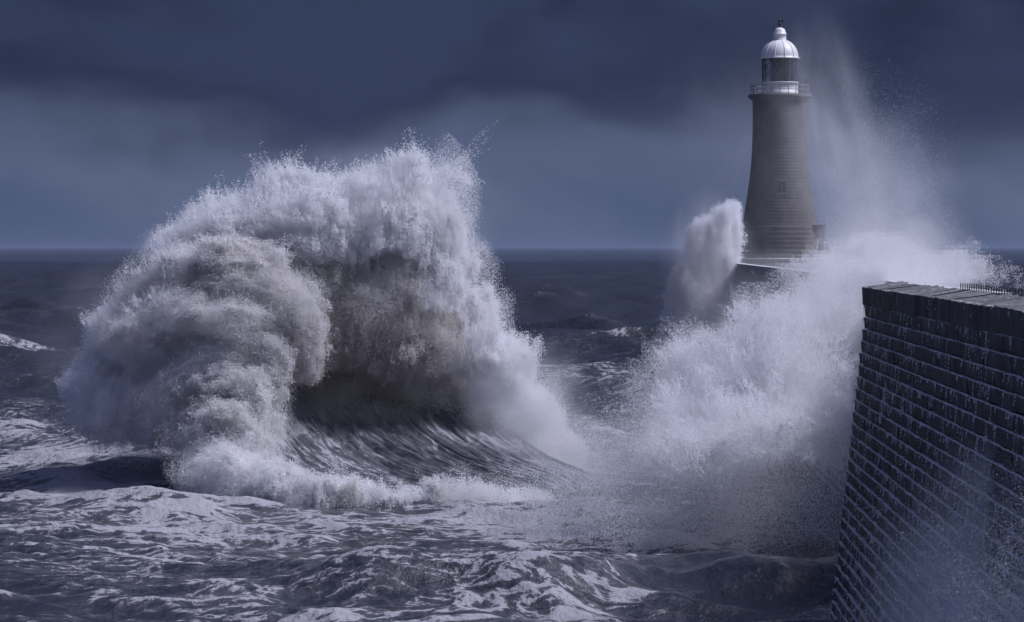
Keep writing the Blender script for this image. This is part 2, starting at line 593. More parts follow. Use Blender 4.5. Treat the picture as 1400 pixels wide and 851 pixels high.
def block_mesh(name, L, H, depth, seed, m, nl=9, nz=4, nose=0.03, slope=0.0):
    """a rough course block: front at -x, a nose at the top that sheds water, a ragged lower edge"""
    r = np.random.default_rng(seed)
    ys = np.linspace(0.004, L - 0.004, nl)
    zs = np.linspace(0, 1, nz)
    V = []
    fl = np.convolve(r.normal(0, 0.045, nl + 2), (0.25, 0.5, 0.25), 'valid') * np.sin(np.linspace(0, math.pi, nl)) ** 0.6
    for k, t in enumerate(zs):
        for i, y in enumerate(ys):
            x = -nose * (t ** 1.3) + 0.02 + fl[i] * (1.15 - 0.5 * t) + r.normal(0, 0.005)
            zz = -H + H * t
            if k == 0:
                zz += abs(r.normal(0, 0.02))
            if k == nz - 1:
                zz += r.normal(0, 0.012)
            V.append((x, y, zz))
    F = []
    rough_top = slope > 0
    for k in range(nz - 1):
        for i in range(nl - 1):
            a = k * nl + i
            F.append((a, a + nl, a + nl + 1, a + 1))
    b0 = len(V)
    for i, y in enumerate(ys):
        V.append((depth, y, slope + r.normal(0, 0.035 if rough_top else 0.01)))
    for i, y in enumerate(ys):
        V.append((depth, y, -H))
    top = (nz - 1) * nl
    for i in range(nl - 1):
        F.append((top + i, b0 + i, b0 + i + 1, top + i + 1))
        F.append((i, i + 1, b0 + nl + i + 1, b0 + nl + i))
    F.append(tuple([k * nl for k in range(nz)][::-1] + [b0 + nl, b0][::1]))
    F.append(tuple([k * nl + nl - 1 for k in range(nz)] + [b0 + nl - 1, b0 + 2 * nl - 1]))
    me = bpy.data.meshes.new(name)
    me.from_pydata(V, [], F)
    me.update()
    me.materials.append(m)
    return me

def px(l, d, z):
    return 815.0 + l / d * FPX, HOR + (HC - z) / d * FPX

BLEN = 3.4
variants = [block_mesh('stone_block', BLEN, CH - 0.03, 0.75, 100 + s, M_WALL) for s in range(10)]
NCOURSE = 31
nb = 0
for k in range(NCOURSE):
    zt = ZTOP - k * CH
    l = 9.70 - 0.048 * k
    d = END_D
    off = (0.5 if k % 2 else 0.0) * BLEN
    first = True
    while d > 66:
        L = BLEN * random.choice((0.65, 0.9, 1.2, 1.6))
        if first:
            L = BLEN * (0.55 if k % 2 else 1.0)
            first = False
        d0 = d - L
        u, v = px(l, d, zt)
        if u < 1450 and v < 905:
            o = bpy.data.objects.new('stone_block', random.choice(variants))
            COL.objects.link(o)
            o.parent = pier
            jit = random.gauss(0, 0.009)
            o.location = pier_pt(l + jit, d0, zt + random.gauss(0, 0.006))
            o.rotation_euler = (0, 0, PRZ)
            o.scale = (1, L / BLEN, 1)
            nb += 1
        d = d0
cope_v = [block_mesh('parapet_stone', 2.6, 0.64, 1.25, 300 + s, M_COPE, nl=9, nz=4, nose=0.02, slope=0.17) for s in range(6)]
d = END_D
while d > 66:
    L = 2.6 * random.choice((0.8, 1.0, 1.25, 1.6))
    d0 = d - L
    o = bpy.data.objects.new('parapet_stone', random.choice(cope_v))
    COL.objects.link(o)
    o.parent = pier
    o.location = pier_pt(9.62 + random.gauss(0, 0.01), d0, 11.95 + random.gauss(0, 0.012))
    o.rotation_euler = (0, 0, PRZ)
    o.scale = (1, L / 2.6, 1)
    d = d0
print('blocks', nb)
# heart of the near section, the deck behind the parapet, and the narrower far section out to the head
v = []
for dd in (60.0, END_D - 0.1):
    for (l, z) in ((9.95, 11.2), (9.95 - 0.048 * 31, -2.5), (24, -2.5), (24, 10.8), (11.0, 10.8), (11.0, 11.2)):
        v.append(pier_pt(l, dd, z))
f = [(0, 1, 2, 3, 4, 5)[::-1], (6, 7, 8, 9, 10, 11)] + [(i, (i + 1) % 6, (i + 1) % 6 + 6, i + 6) for i in range(6)]
mesh_obj('wall_core', v, f, M_WALL, pier)
pier_box('deck', 11.01, 23.9, 60.0, END_D - 0.2, 10.81, 10.9, M_DECK, pier)
# far section in steps
V, F = [], []
prof = []
z, l = 11.3, 14.1
while z > -2:
    prof += [(l - 0.10, z), (l, z - 0.42)]
    z -= 0.42
    l -= 0.05
    prof[-1] = (l + 0.03, z)
prof = [(15.0, 11.3)] + prof + [(22.0, -2.5), (22.0, 10.5), (15.0, 10.5)]
n = len(prof)
for dd in (END_D - 1.0, 392.0):
    V += [pier_pt(l, dd, z) for l, z in prof]
F = [tuple(range(n))[::-1], tuple(range(n, 2 * n))] + [(i, (i + 1) % n, (i + 1) % n + n, i + n) for i in range(n)]
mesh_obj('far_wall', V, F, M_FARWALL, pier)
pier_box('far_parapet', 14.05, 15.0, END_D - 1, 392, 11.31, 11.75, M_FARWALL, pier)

# railing along the seaward side of the near deck
rail = empty('railing', pier_pt(14.0, 120, 10.9))
tag(rail, 'dark iron railing of close upright bars along the pier deck', 'railing')
R0 = Vector(rail.location)
def rel(p):
    return Vector(p) - R0
post_me = None
d = 112.0
while d < 143.0 and d < END_D + 12:
    if post_me is None:
        po = bar('upright', (0, 0, 0), (0, 0, 1.12), 0.02, M_IRON, rail, 6)
        post_me = po.data
        po.location = rel(pier_pt(14.0, d, 10.9))
    else:
        po = bpy.data.objects.new('upright', post_me)
        link(po, rail)
        po.location = rel(pier_pt(14.0, d, 10.9))
    d += 0.85
bar('top_rail', rel(pier_pt(14.0, 108, 11.78)), rel(pier_pt(14.0, 143, 11.78)), 0.012, M_IRON, rail)
bar('lower_rail', rel(pier_pt(14.0, 108, 11.45)), rel(pier_pt(14.0, 143, 11.45)), 0.012, M_IRON, rail)


# ------------------------------------------------------------------ the lighthouse
LD = 400.0
S = LD / FPX
LX = (1066 - 700) * S
def zy(y):
    return HC - (y - HOR) * S
lh = empty('lighthouse', (LX, LD, 0))
tag(lh, 'tall tapering sandstone lighthouse with white lantern and domed cap at the pier head', 'lighthouse')
# tower with a recessed joint at every course
ctl_y = [137, 150, 175, 200, 220, 245, 270, 290, 309]
ctl_r = [37.5, 37.0, 37.0, 37.6, 38.8, 41.3, 45.0, 48.0, 51.0]
prof = []
zc = zy(309)
ztop = zy(137)
nco = 38
hh = (ztop - zc) / nco
def tr(z):
    y = HOR - (z - HC) / S
    return float(np.interp(y, ctl_y, ctl_r)) * S
for i in range(nco):
    z0 = zc + i * hh
    prof += [(tr(z0) - 0.005, z0), (tr(z0 + 0.02), z0 + 0.02), (tr(z0 + hh - 0.02), z0 + hh - 0.02), (tr(z0 + hh) - 0.005, z0 + hh - 0.001)]
lathe('tower', prof, M_TOWER, lh, 96, uvs=True, smooth=False)
# plinth
prof = []
z0, z1 = zy(372), zy(309)
npl = 10
hh = (z1 - z0) / npl
for i in range(npl):
    za, zb = z0 + i * hh, z0 + (i + 1) * hh
    ra = np.interp(za, [z0, zy(345), z1], [66, 61, 54]) * S
    rb = np.interp(zb, [z0, zy(345), z1], [66, 61, 54]) * S
    prof += [(ra - 0.012, za), (ra, za + 0.03), (rb, zb - 0.03), (rb - 0.012, zb - 0.001)]
prof += [(50.5 * S, z1 + 0.02)]
lathe('plinth', prof, M_TOWER, lh, 96, uvs=True, smooth=False)
# round pier head under it
prof = []
z, r = zy(353), 68 * S
while z > -2:
    prof += [(r - 0.06, z), (r + 0.02, z - 0.05), (r + 0.05, z - 0.55), (r - 0.06, z - 0.6)]
    z -= 0.6
    r += 0.03
prof = [(2.0, zy(353) + 0.02)] + prof
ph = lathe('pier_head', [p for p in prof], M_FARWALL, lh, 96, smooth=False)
# cornice
lathe('cornice', [(36 * S, zy(139)), (38.5 * S, zy(137.5)), (40.5 * S, zy(135.5)), (43 * S, zy(134)), (43.4 * S, zy(131.5)), (42.5 * S, zy(129.6)), (20 * S, zy(129.4))], M_TOWER, lh, 72, uvs=True)
# lantern base wall, white
lathe('lantern_wall', [(25.2 * S, zy(129.6)), (25.6 * S, zy(129)), (25.6 * S, zy(126)), (25.0 * S, zy(125.6)), (25.0 * S, zy(114.6)), (25.9 * S, zy(114.2)), (25.9 * S, zy(112.8)), (20 * S, zy(112.6))], M_WHITE, lh, 64)
lathe('lantern_floor', [(22.5 * S, zy(112.9)), (0.01, zy(112.3))], M_IRON, lh, 32)
# glazing: sixteen panes between diagonal bars
NP = 16
GR = 24.2 * S
zb, zt = zy(112.6), zy(80.4)
zm = (zb + zt) / 2
pane_me = None
for i in range(NP):
    a0, a1 = 2 * math.pi * i / NP, 2 * math.pi * (i + 1) / NP
    p = [(GR * math.cos(a), GR * math.sin(a), z) for a, z in ((a0, zb), (a1, zb), (a1, zt), (a0, zt))]
    mesh_obj('pane', p, [(0, 1, 2, 3)], M_GLASS, lh)
NB = 8
for i in range(NB):
    a0, a1 = 2 * math.pi * i / NB + 0.2, 2 * math.pi * (i + 1) / NB + 0.2
    q = lambda a, z: (1.01 * GR * math.cos(a), 1.01 * GR * math.sin(a), z)
    am = (a0 + a1) / 2
    bar('lattice_bar', q(a0, zb), q(am, zm), 0.032, M_IRON, lh)
    bar('lattice_bar', q(am, zm), q(a1, zt), 0.032, M_IRON, lh)
    bar('lattice_bar', q(a1, zb), q(am, zm), 0.032, M_IRON, lh)
    bar('lattice_bar', q(am, zm), q(a0, zt), 0.032, M_IRON, lh)
    bar('glazing_post', q(a0, zb), q(a0, zt), 0.035, M_IRON, lh)
# lamp housing seen through the glass
lathe('lamp_housing', [(12.3 * S, zb), (12.3 * S, zt), (0.01, zt)], M_BLIND, lh, 24, smooth=False)
# dome
dome = []
for i in range(15):
    t = i / 14 * math.pi / 2
    dome.append((26.0 * S * math.cos(t) ** 0.95 if i < 14 else 0.0, zy(79.5) + (79.5 - 54) * S * math.sin(t)))
dome = [(24.0 * S, zy(80.8)), (28.2 * S, zy(80.6)), (28.2 * S, zy(79.6))] + dome
dm = lathe('dome', dome, M_WHITE, lh, 64)
for i in range(12):
    a = 2 * math.pi * (i + 0.4) / 12
    pts = []
    for k in range(9):
        t = k / 8 * math.pi / 2 * 0.8
        rr = 26.15 * S * math.cos(t) ** 0.95
        pts.append((rr * math.cos(a), rr * math.sin(a), zy(79.5) + 25.6 * S * math.sin(t)))
    wv = []
    for p in pts:
        tx, ty = -math.sin(a) * 0.03, math.cos(a) * 0.03
        wv += [(p[0] + tx, p[1] + ty, p[2]), (p[0] - tx, p[1] - ty, p[2]), (p[0] * 1.018, p[1] * 1.018, p[2] + 0.03)]
    ff = []
    for k in range(8):
        b = 3 * k
        ff += [(b, b + 3, b + 5, b + 2), (b + 1, b + 2, b + 5, b + 4)]
    mesh_obj('rib', wv, ff, M_WHITE, dm)
lathe('ventilator', [(9.2 * S, zy(56)), (9.2 * S, zy(54.8)), (8.8 * S, zy(54.4)), (9.0 * S, zy(48)), (9.8 * S, zy(47.6)), (9.8 * S, zy(46.6)), (8.6 * S, zy(46)), (8.0 * S, zy(42.5)), (6.2 * S, zy(39.8)), (3.2 * S, zy(38.2)), (0.01, zy(37.8))], M_WHITE, lh, 40)
lathe('finial', [(0.16, zy(38.4)), (0.10, zy(35)), (0.22, zy(33)), (0.10, zy(31.4)), (0.07, zy(29.5)), (0.16, zy(28.6)), (0.05, zy(27.4)), (0.03, zy(21.6)), (0.005, zy(21.2))], M_IRON, lh, 12)
vane = empty('weather_vane', (0, 0, 0))
vane.parent = lh
bpy.data.objects.remove(vane)
mesh_obj('weather_vane', [(-0.42, 0.02, zy(30.2)), (-0.1, 0.02, zy(29.0)), (0.1, 0.02, zy(29.0)), (0.34, 0.02, zy(27.0)), (0.34, 0.02, zy(31.8)), (0.1, 0.02, zy(30.2)), (-0.1, 0.02, zy(30.2)),
                          (-0.42, -0.02, zy(30.2)), (-0.1, -0.02, zy(29.0)), (0.1, -0.02, zy(29.0)), (0.34, -0.02, zy(27.0)), (0.34, -0.02, zy(31.8)), (0.1, -0.02, zy(30.2)), (-0.1, -0.02, zy(30.2))],
         [(0, 1, 2, 3, 4, 5, 6), (13, 12, 11, 10, 9, 8, 7)] + [(i, (i + 1) % 7, (i + 1) % 7 + 7, i + 7) for i in range(7)], M_IRON, lh)
bar('wind_sensor', (-7.6 * S, -1.0 * S, zy(47)), (-7.6 * S, -1.0 * S, zy(37.6)), 0.05, M_IRON, lh)
box('sensor_cup', (-8.9 * S, -1.8 * S, zy(40)), (-6.4 * S, -0.2 * S, zy(37.4)), M_IRON, lh, 0.04)
# gallery railing
for i in range(22):
    a = 2 * math.pi * (i + 0.3) / 22
    x, y = 39.6 * S * math.cos(a), 39.6 * S * math.sin(a)
    bar('gallery_post', (x, y, zy(130)), (x, y, zy(117)), 0.05, M_GREY, lh)
ring('gallery_rail', 39.6 * S, 0.035, zy(117.2), M_GREY, lh, 64)
ring('gallery_rail', 39.6 * S, 0.03, zy(123.2), M_GREY, lh, 64)
bar('instrument_mast', (35 * S, -6 * S, zy(130)), (35 * S, -6 * S, zy(108)), 0.07, M_IRON, lh)
box('instrument_box', (33.2 * S, -7.6 * S, zy(112)), (38.2 * S, -4.4 * S, zy(108.4)), M_IRON, lh, 0.05)
bar('instrument_arm', (27 * S, -6 * S, zy(116)), (36 * S, -6 * S, zy(115.6)), 0.05, M_IRON, lh)
# window in the shaft
wr = tr(zy(259))
def wbox(name, x0, x1, y0, y1, out_, inn, m, par):
    return box(name, (x0 * S, -(wr + out_), zy(y1)), (x1 * S, -(wr - inn), zy(y0)), m, par)
win = wbox('window', -4.2, 4.2, 250.5, 268.5, 0.04, 0.6, M_IRON, lh)
wbox('window_pane', -2.8, 2.8, 252.5, 266.5, 0.055, 0.0, M_IRON, win)
wbox('sill', -5.4, 5.4, 268.5, 270, 0.16, 0.5, M_TOWER, win)
wbox('glazing_bar', -0.4, 0.4, 252.5, 266.5, 0.075, 0.0, M_BLIND, win)
# stone store against the right of the plinth
box('store', (44 * S, -2.6, zy(365)), (59.5 * S, 1.6, zy(310)), M_TOWER, lh, 0.06)
box('store_roof', (43 * S, -2.8, zy(310)), (61 * S, 1.8, zy(307.5)), M_TOWER, lh, 0.05)
box('entrance_step', (59 * S, -2.2, zy(365)), (66 * S, 1.2, zy(333)), M_TOWER, lh, 0.06)
print('built', round(time.time() - T0, 1))


# ------------------------------------------------------------------ flying water
class Cloud:
    """a block of air cut into cells; shapes and turbulence say how much water is in each"""
    def __init__(self, lo, hi, h, seed):
        self.lo = np.array(lo, float)
        self.h = h
        self.n = np.ceil((np.array(hi) - self.lo) / h).astype(int)
        self.F = np.full(self.n, -3.0, np.float32)
        self.tint = np.zeros(self.n, np.float32)
        self.rng = np.random.default_rng(seed)
    def axes(self, sl):
        return [self.lo[i] + (np.arange(sl[i].start, sl[i].stop) + 0.5) * self.h for i in range(3)]
    def blob(self, c, r, k=1.0, tint=None, sub=False):
        r = np.array(r, float)
        a = np.floor((np.array(c) - r * 2.2 - self.lo) / self.h).astype(int).clip(0, self.n)
        b = np.ceil((np.array(c) + r * 2.2 - self.lo) / self.h).astype(int).clip(0, self.n)
        if (b <= a).any():
            return
        sl = tuple(slice(x, y) for x, y in zip(a, b))
        ax = self.axes(sl)
        q = np.sqrt(((ax[0] - c[0]) / r[0])[:, None, None] ** 2 + ((ax[1] - c[1]) / r[1])[None, :, None] ** 2 + ((ax[2] - c[2]) / r[2])[None, None, :] ** 2)
        val = ((1 - q) * r.min() * k).astype(np.float32)
        if sub:
            self.F[sl] = np.minimum(self.F[sl], -val)
            return
        if tint is not None:
            self.tint[sl] = np.where(val > self.F[sl], tint, self.tint[sl])
        self.F[sl] = np.maximum(self.F[sl], val)
    def pblob(self, u, v, d, ru, rv, rd, **kw):
        s = d / FPX
        self.blob(put(u, v, d), (ru * s, rd, rv * s), **kw)
    def tube(self, path, tint=None, n=24, ry=None):
        """path rows: u, v, d, radius in photograph pixels"""
        P = np.array(path, float)
        s = np.concatenate([[0], np.cumsum(np.hypot(np.diff(P[:, 0]), np.diff(P[:, 1])) + 1e-3)])
        for t in np.linspace(0, s[-1], n):
            u, v, d, r = (np.interp(t, s, P[:, i]) for i in range(4))
            m = r * d / FPX
            self.blob(put(u, v, d), (m, m if ry is None else ry, m), tint=tint)
    def noise(self, beta=1.7, lo_len=6.0, hi_len=0.0, stretch=(1, 1, 1)):
        wn = self.rng.standard_normal(self.n, dtype=np.float32)
        f = np.fft.rfftn(wn)
        kx = np.fft.fftfreq(self.n[0], self.h)[:, None, None] * stretch[0]
        ky = np.fft.fftfreq(self.n[1], self.h)[None, :, None] * stretch[1]
        kz = np.fft.rfftfreq(self.n[2], self.h)[None, None, :] * stretch[2]
        k2 = kx * kx + ky * ky + kz * kz + (1.0 / lo_len) ** 2
        filt = k2 ** (-beta)
        if hi_len:
            filt *= np.exp(-k2 * hi_len ** 2)
        f *= filt
        x = np.fft.irfftn(f, s=tuple(self.n), axes=(0, 1, 2)).astype(np.float32)
        x -= x.mean()
        return x / x.std()
    def lookup(self, N, a, b):
        """noise block N read at curvilinear cell coordinates a, b (x by z arrays), cell by cell in y"""
        def axis(q, n):
            q = q % n
            i = q.astype(int) % n
            return i, (i + 1) % n, (q - np.floor(q)).astype(np.float32)
        i, i2, f = axis(a, N.shape[0])
        j, j2, g = axis(b, N.shape[2])
        f, g = f[:, :, None], g[:, :, None]
        M = np.ascontiguousarray(N.transpose(0, 2, 1))
        o = (M[i, j] * (1 - f) + M[i2, j] * f) * (1 - g) + (M[i, j2] * (1 - f) + M[i2, j2] * f) * g
        return o.transpose(0, 2, 1)
    def fade(self, w=2.0):
        g = 1.0
        for i in range(3):
            x = np.arange(self.n[i]) * self.h
            e = smoothstep(np.minimum(x, x[::-1]), 0, w)
            sh = [1, 1, 1]
            sh[i] = -1
            g = g * e.reshape(sh)
        return g.astype(np.float32)
    def points(self, dens, count, front=None):
        """count points spread by density; front: extinction per metre used to thin what lies hidden deep behind"""
        w = dens
        if front:
            tau = np.cumsum(dens, axis=1) * self.h * front
            w = dens * (np.exp(-tau) + 0.03)
        c = np.cumsum(w.ravel(), dtype=np.float64)
        idx = np.searchsorted(c, self.rng.random(count) * c[-1])
        idx = np.minimum(idx, dens.size - 1)
        ijk = np.stack(np.unravel_index(idx, self.n), -1)
        P = self.lo + (ijk + self.rng.random((count, 3))) * self.h
        return P.astype(np.float32), self.tint.ravel()[idx]

def surface_net(field, lo, h):
    """skin of the cells where field > 0"""
    n = np.array(field.shape)
    s = field > 0
    c = np.zeros(n - 1, np.int8)
    for i in (0, 1):
        for j in (0, 1):
            for k in (0, 1):
                c += s[i:n[0] - 1 + i, j:n[1] - 1 + j, k:n[2] - 1 + k]
    act = (c > 0) & (c < 8)
    cid = np.full(n - 1, -1, np.int64)
    cells = np.argwhere(act)
    cid[act] = np.arange(len(cells))
    acc = np.zeros((len(cells), 3))
    cnt = np.zeros(len(cells))
    corner = [(i, j, k) for i in (0, 1) for j in (0, 1) for k in (0, 1)]
    for a in corner:
        for ax in range(3):
            if a[ax] == 0:
                b = list(a)
                b[ax] = 1
                fa = field[tuple((cells + a).T)]
                fb = field[tuple((cells + b).T)]
                m = (fa > 0) != (fb > 0)
                t = np.where(m, fa / np.where(m, fa - fb, 1), 0)
                p = np.array(a, float) + np.zeros((len(cells), 3))
                p[:, ax] += t
                acc += p * m[:, None]
                cnt += m
    V = lo + (cells + acc / np.maximum(cnt, 1)[:, None] + 0.5) * h
    Fs = []
    for ax in range(3):
        o1, o2 = [(1, 2), (2, 0), (0, 1)][ax]
        sl0 = [slice(1, n[i] - 1) for i in range(3)]
        sl1 = list(sl0)
        sl0[ax] = slice(0, n[ax] - 1)
        sl1[ax] = slice(1, n[ax])
        A, B = s[tuple(sl0)], s[tuple(sl1)]
        e = np.argwhere(A != B)
        flip = A[tuple(e.T)]
        base_ = e.copy()
        for i in range(3):
            if i != ax:
                base_[:, i] += 1
        def cell(da, db):
            q = base_.copy()
            q[:, o1] -= da
            q[:, o2] -= db
            return cid[tuple(q.T)]
        quad = np.stack([cell(1, 1), cell(0, 1), cell(0, 0), cell(1, 0)], -1)
        quad[~flip] = quad[~flip][:, ::-1]
        Fs.append(quad)
    return V, np.concatenate(Fs)

# points become round droplets through a two-node geometry group
def droplet_group():
    g = bpy.data.node_groups.new('droplets', 'GeometryNodeTree')
    g.interface.new_socket('Geometry', in_out='INPUT', socket_type='NodeSocketGeometry')
    g.interface.new_socket('Geometry', in_out='OUTPUT', socket_type='NodeSocketGeometry')
    a = g.nodes.new('NodeGroupInput')
    b = g.nodes.new('NodeGroupOutput')
    m = g.nodes.new('GeometryNodeMeshToPoints')
    r = g.nodes.new('GeometryNodeInputNamedAttribute')
    r.data_type = 'FLOAT'
    r.inputs['Name'].default_value = 'rad'
    s = g.nodes.new('GeometryNodeSetMaterial')
    s.inputs['Material'].default_value = M_SPRAY
    g.links.new(a.outputs[0], m.inputs['Mesh'])
    g.links.new(r.outputs[0], m.inputs['Radius'])
    g.links.new(m.outputs[0], s.inputs['Geometry'])
    g.links.new(s.outputs[0], b.inputs[0])
    return g
DROPLETS = droplet_group()

def droplets(name, P, R, tint, parent, label=None):
    P = np.ascontiguousarray(P, np.float32)
    me = bpy.data.meshes.new(name)
    me.vertices.add(len(P))
    me.vertices.foreach_set('co', P.ravel())
    me.materials.append(M_SPRAY)
    o = bpy.data.objects.new(name, me)
    link(o, parent)
    attr(o, 'rad', R)
    attr(o, 'tint', tint)
    md = o.modifiers.new('droplets', 'NODES')
    md.node_group = DROPLETS
    o['kind'] = 'stuff'
    if label:
        o['label'] = label
    return o

def strands(rng, base, dirs, length, per, spread):
    """torn threads of drops: short ballistic tracks leaving points of a crest"""
    n = len(base)
    t = rng.random((n, per)) ** 1.4
    L = length * (0.3 + rng.random((n, 1)) ** 2 * 1.4)
    P = base[:, None, :] + dirs[:, None, :] * (t * L)[:, :, None]
    P[:, :, 2] -= 0.16 * (t * L) ** 2 / np.maximum(length, 0.5)
    P += rng.normal(size=P.shape) * (spread * (0.25 + t))[:, :, None]
    return P.reshape(-1, 3)


# ---- the great breaker
def build_breaker():
    D0 = 205.0
    lo = put(30, 760, 178)
    lo[0] = put(30, 500, 226)[0]
    hi = put(850, 150, 226)
    lo[1] = 184.0
    lo[2] = -0.3
    hi = np.array([put(850, 500, 226)[0], 222.0, put(600, 165, 215)[2]])
    C = Cloud(lo, hi, 0.15, 11)
    p = C.pblob
    D = D0
    # the thrown-up plume behind
    for u, v, w_, ru, rv, rw, ti in (
            (280, 368, 2.5, 62, 45, 3.0, 0), (335, 335, 2.5, 66, 55, 3.2, 0), (395, 325, 3, 62, 70, 3.4, 0), (455, 322, 2, 80, 66, 4.0, 0),
            (510, 312, 2, 72, 68, 3.6, 0), (556, 306, 2, 58, 72, 3.6, 0), (585, 335, 2, 40, 78, 3.2, 0), (590, 400, 2, 52, 72, 3.2, 0),
            (638, 455, 2.5, 45, 60, 2.8, 0), (685, 515, 3, 46, 56, 2.6, 0), (725, 575, 3, 44, 50, 2.6, 0), (755, 626, 1.0, 46, 38, 2.8, 0.1), (735, 645, -1.5, 50, 24, 2.4, 0.15),
            # underside and back of the hollow, brown with sand, tinted to deepen shade
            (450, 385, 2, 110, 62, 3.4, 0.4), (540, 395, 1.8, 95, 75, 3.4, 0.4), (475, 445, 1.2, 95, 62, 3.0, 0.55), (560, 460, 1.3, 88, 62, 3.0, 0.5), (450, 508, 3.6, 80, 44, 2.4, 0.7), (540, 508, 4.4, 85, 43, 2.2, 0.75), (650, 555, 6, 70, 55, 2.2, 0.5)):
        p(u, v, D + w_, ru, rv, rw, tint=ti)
    # piled foam on the left
    for u, v, w_, ru, rv, rw, ti in (
            (225, 420, 2, 52, 45, 3, 0), (182, 470, 1.5, 50, 55, 3, 0), (140, 528, 1, 46, 38, 2.8, 0), (160, 562, 0, 58, 40, 2.8, 0),
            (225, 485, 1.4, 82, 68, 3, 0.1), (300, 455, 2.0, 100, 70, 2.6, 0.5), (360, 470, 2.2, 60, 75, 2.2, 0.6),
            (200, 555, -0.6, 85, 52, 2.8, 0), (270, 510, -1.2, 75, 62, 2.6, 0.15), (315, 560, -1.0, 55, 62, 2.2, 0.4), (240, 570, -1.8, 70, 40, 2.4, 0)):
        p(u, v, D + w_, ru, rv, rw, tint=ti)
    # the curling lips, one inside the other
    C.tube([(172, 440, D - 1, 22), (205, 405, D - 1.4, 28), (255, 382, D - 2.4, 33), (312, 373, D - 3.4, 36), (362, 388, D - 4.2, 38), (402, 425, D - 4.2, 35), (420, 468, D - 3.4, 27), (415, 505, D - 2.6, 18)], tint=0.28, n=40)
    C.tube([(180, 470, D - 3.5, 26), (225, 440, D - 4, 30), (280, 430, D - 4.6, 33), (330, 442, D - 5.2, 34), (362, 480, D - 5.4, 30), (374, 525, D - 5, 22), (372, 565, D - 4.5, 14)], tint=0.2, n=34)
    C.tube([(225, 545, D - 5, 30), (265, 520, D - 5.5, 32), (305, 512, D - 6, 30), (340, 535, D - 6.4, 26), (355, 575, D - 6.5, 22), (350, 610, D - 6.6, 18)], tint=0.15, n=30)
    C.tube([(270, 590, D - 7, 26), (300, 575, D - 7.5, 24), (330, 580, D - 8, 22), (345, 605, D - 8.4, 20), (340, 640, D - 9, 22)], tint=0.2, n=24)
    # foam roll along the foot
    C.tube([(285, 605, 199, 32), (310, 640, 196, 36), (345, 665, 192.5, 36), (395, 680, 190, 32), (450, 684, 189.5, 27), (500, 686, 189.5, 24), (540, 692, 189.5, 16), (590, 688, 190, 23), (640, 686, 190.5, 25), (690, 690, 190.5, 22), (740, 690, 191, 20)], tint=0.05, n=60)
    for (u, v, d, r, ti) in ((430, 680, 189.2, 16, 0.1), (480, 684, 189, 17, 0.3), (610, 683, 189.6, 14, 0.35), (655, 682, 189.8, 16, 0.1), (700, 690, 190, 15, 0.0)):
        p(u, v, d, r * 1.3, r, 0.8, tint=ti)
    F = C.F
    big = C.noise(1.55, 5.0)
    mid = C.noise(1.25, 1.6)
    X3 = C.lo[0] + (np.arange(C.n[0]) + 0.5) * C.h
    Z3 = C.lo[2] + (np.arange(C.n[2]) + 0.5) * C.h
    # turbulence drawn out along the curl on the left, along the throw in the plume, smooth in the falling curtain
    Y3 = C.lo[1] + (np.arange(C.n[1]) + 0.5) * C.h
    Ug = X3[:, None, None] / Y3[None, :, None] * FPX + 700 + 0 * Z3[None, None, :]
    cx, cz = put(315, 600, 202)[0], put(315, 600, 202)[2]
    RR = np.hypot(X3[:, None] - cx, Z3[None, :] - cz)
    TH = np.arctan2(Z3[None, :] - cz, X3[:, None] - cx)
    arcs = C.lookup(C.noise(1.35, 2.2), RR / C.h, TH * 2.2 / C.h)
    arcs2 = C.lookup(C.noise(1.2, 0.9), RR / C.h * 1.3, TH * 1.8 / C.h)
    thrown = C.noise(1.3, 2.0, stretch=(0.75, 0.9, 1.7))
    left = smoothstep(470 - Ug, 0, 110).astype(np.float32)
    calm = 1 - 0.65 * (smoothstep(Ug + 35 * big, 590, 690) * smoothstep(9.5 - Z3, 0, 3)[None, None, :]).astype(np.float32)
    turb = left * (0.30 * (np.abs(arcs) - 0.75) + 0.20 * (np.abs(arcs2) - 0.75)) + (1 - left) * (0.34 * (np.abs(thrown) - 0.75))
    F = F + calm * (0.28 * (np.abs(big) - 0.75) + 0.16 * (np.abs(mid) - 0.75) + turb)
    F = np.where(C.F > -1.3, F, -3.0)
    # the free air above the water only
    br = empty('breaking_wave', (put(430, 690, 196)[0], 196, 0))
    inv = np.array(br.location, np.float32)
    tag(br, 'huge curling breaker throwing up white foam and spray left of centre', 'wave')
    core = F - 0.42 - 1.4 * (1 - calm) - 0.25 * smoothstep(Z3, 13, 17)[None, None, :]
    V, Q = surface_net(core, C.lo, C.h)
    o = mesh_obj('foam_mass', V - inv, Q, M_CORE, br, True)
    ijk = np.clip(((V - C.lo) / C.h).astype(int), 0, C.n - 1)
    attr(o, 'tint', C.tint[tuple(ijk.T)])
    print('core', len(Q), round(time.time() - T0, 1))
    dens = smoothstep(F, -0.25, 0.5)
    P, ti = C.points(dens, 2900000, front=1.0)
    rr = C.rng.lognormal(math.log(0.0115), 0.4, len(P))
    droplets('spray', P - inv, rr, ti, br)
    # thin mist hanging round it, thickest on the right-hand curtain
    soft = smoothstep(C.F + 0.5 * big, -1.3, 0.2) ** 2.5 * (C.F > -1.8)
    P, ti = C.points(soft, 1000000, front=0.6)
    droplets('mist', P - inv, C.rng.lognormal(math.log(0.009), 0.3, len(P)), ti * 0.5, br)
    # torn crest threads
    edge = np.argwhere((F > -0.1) & (F < 0.12))
    pos = C.lo + (edge + 0.5) * C.h
    u = pos[:, 0] / pos[:, 1] * FPX + 700
    v = HOR + (HC - pos[:, 2]) / pos[:, 1] * FPX
    top = np.interp(u, [60, 110, 160, 215, 330, 360, 450, 600, 655, 680, 800], [520, 450, 385, 335, 290, 245, 240, 212, 250, 340, 600])
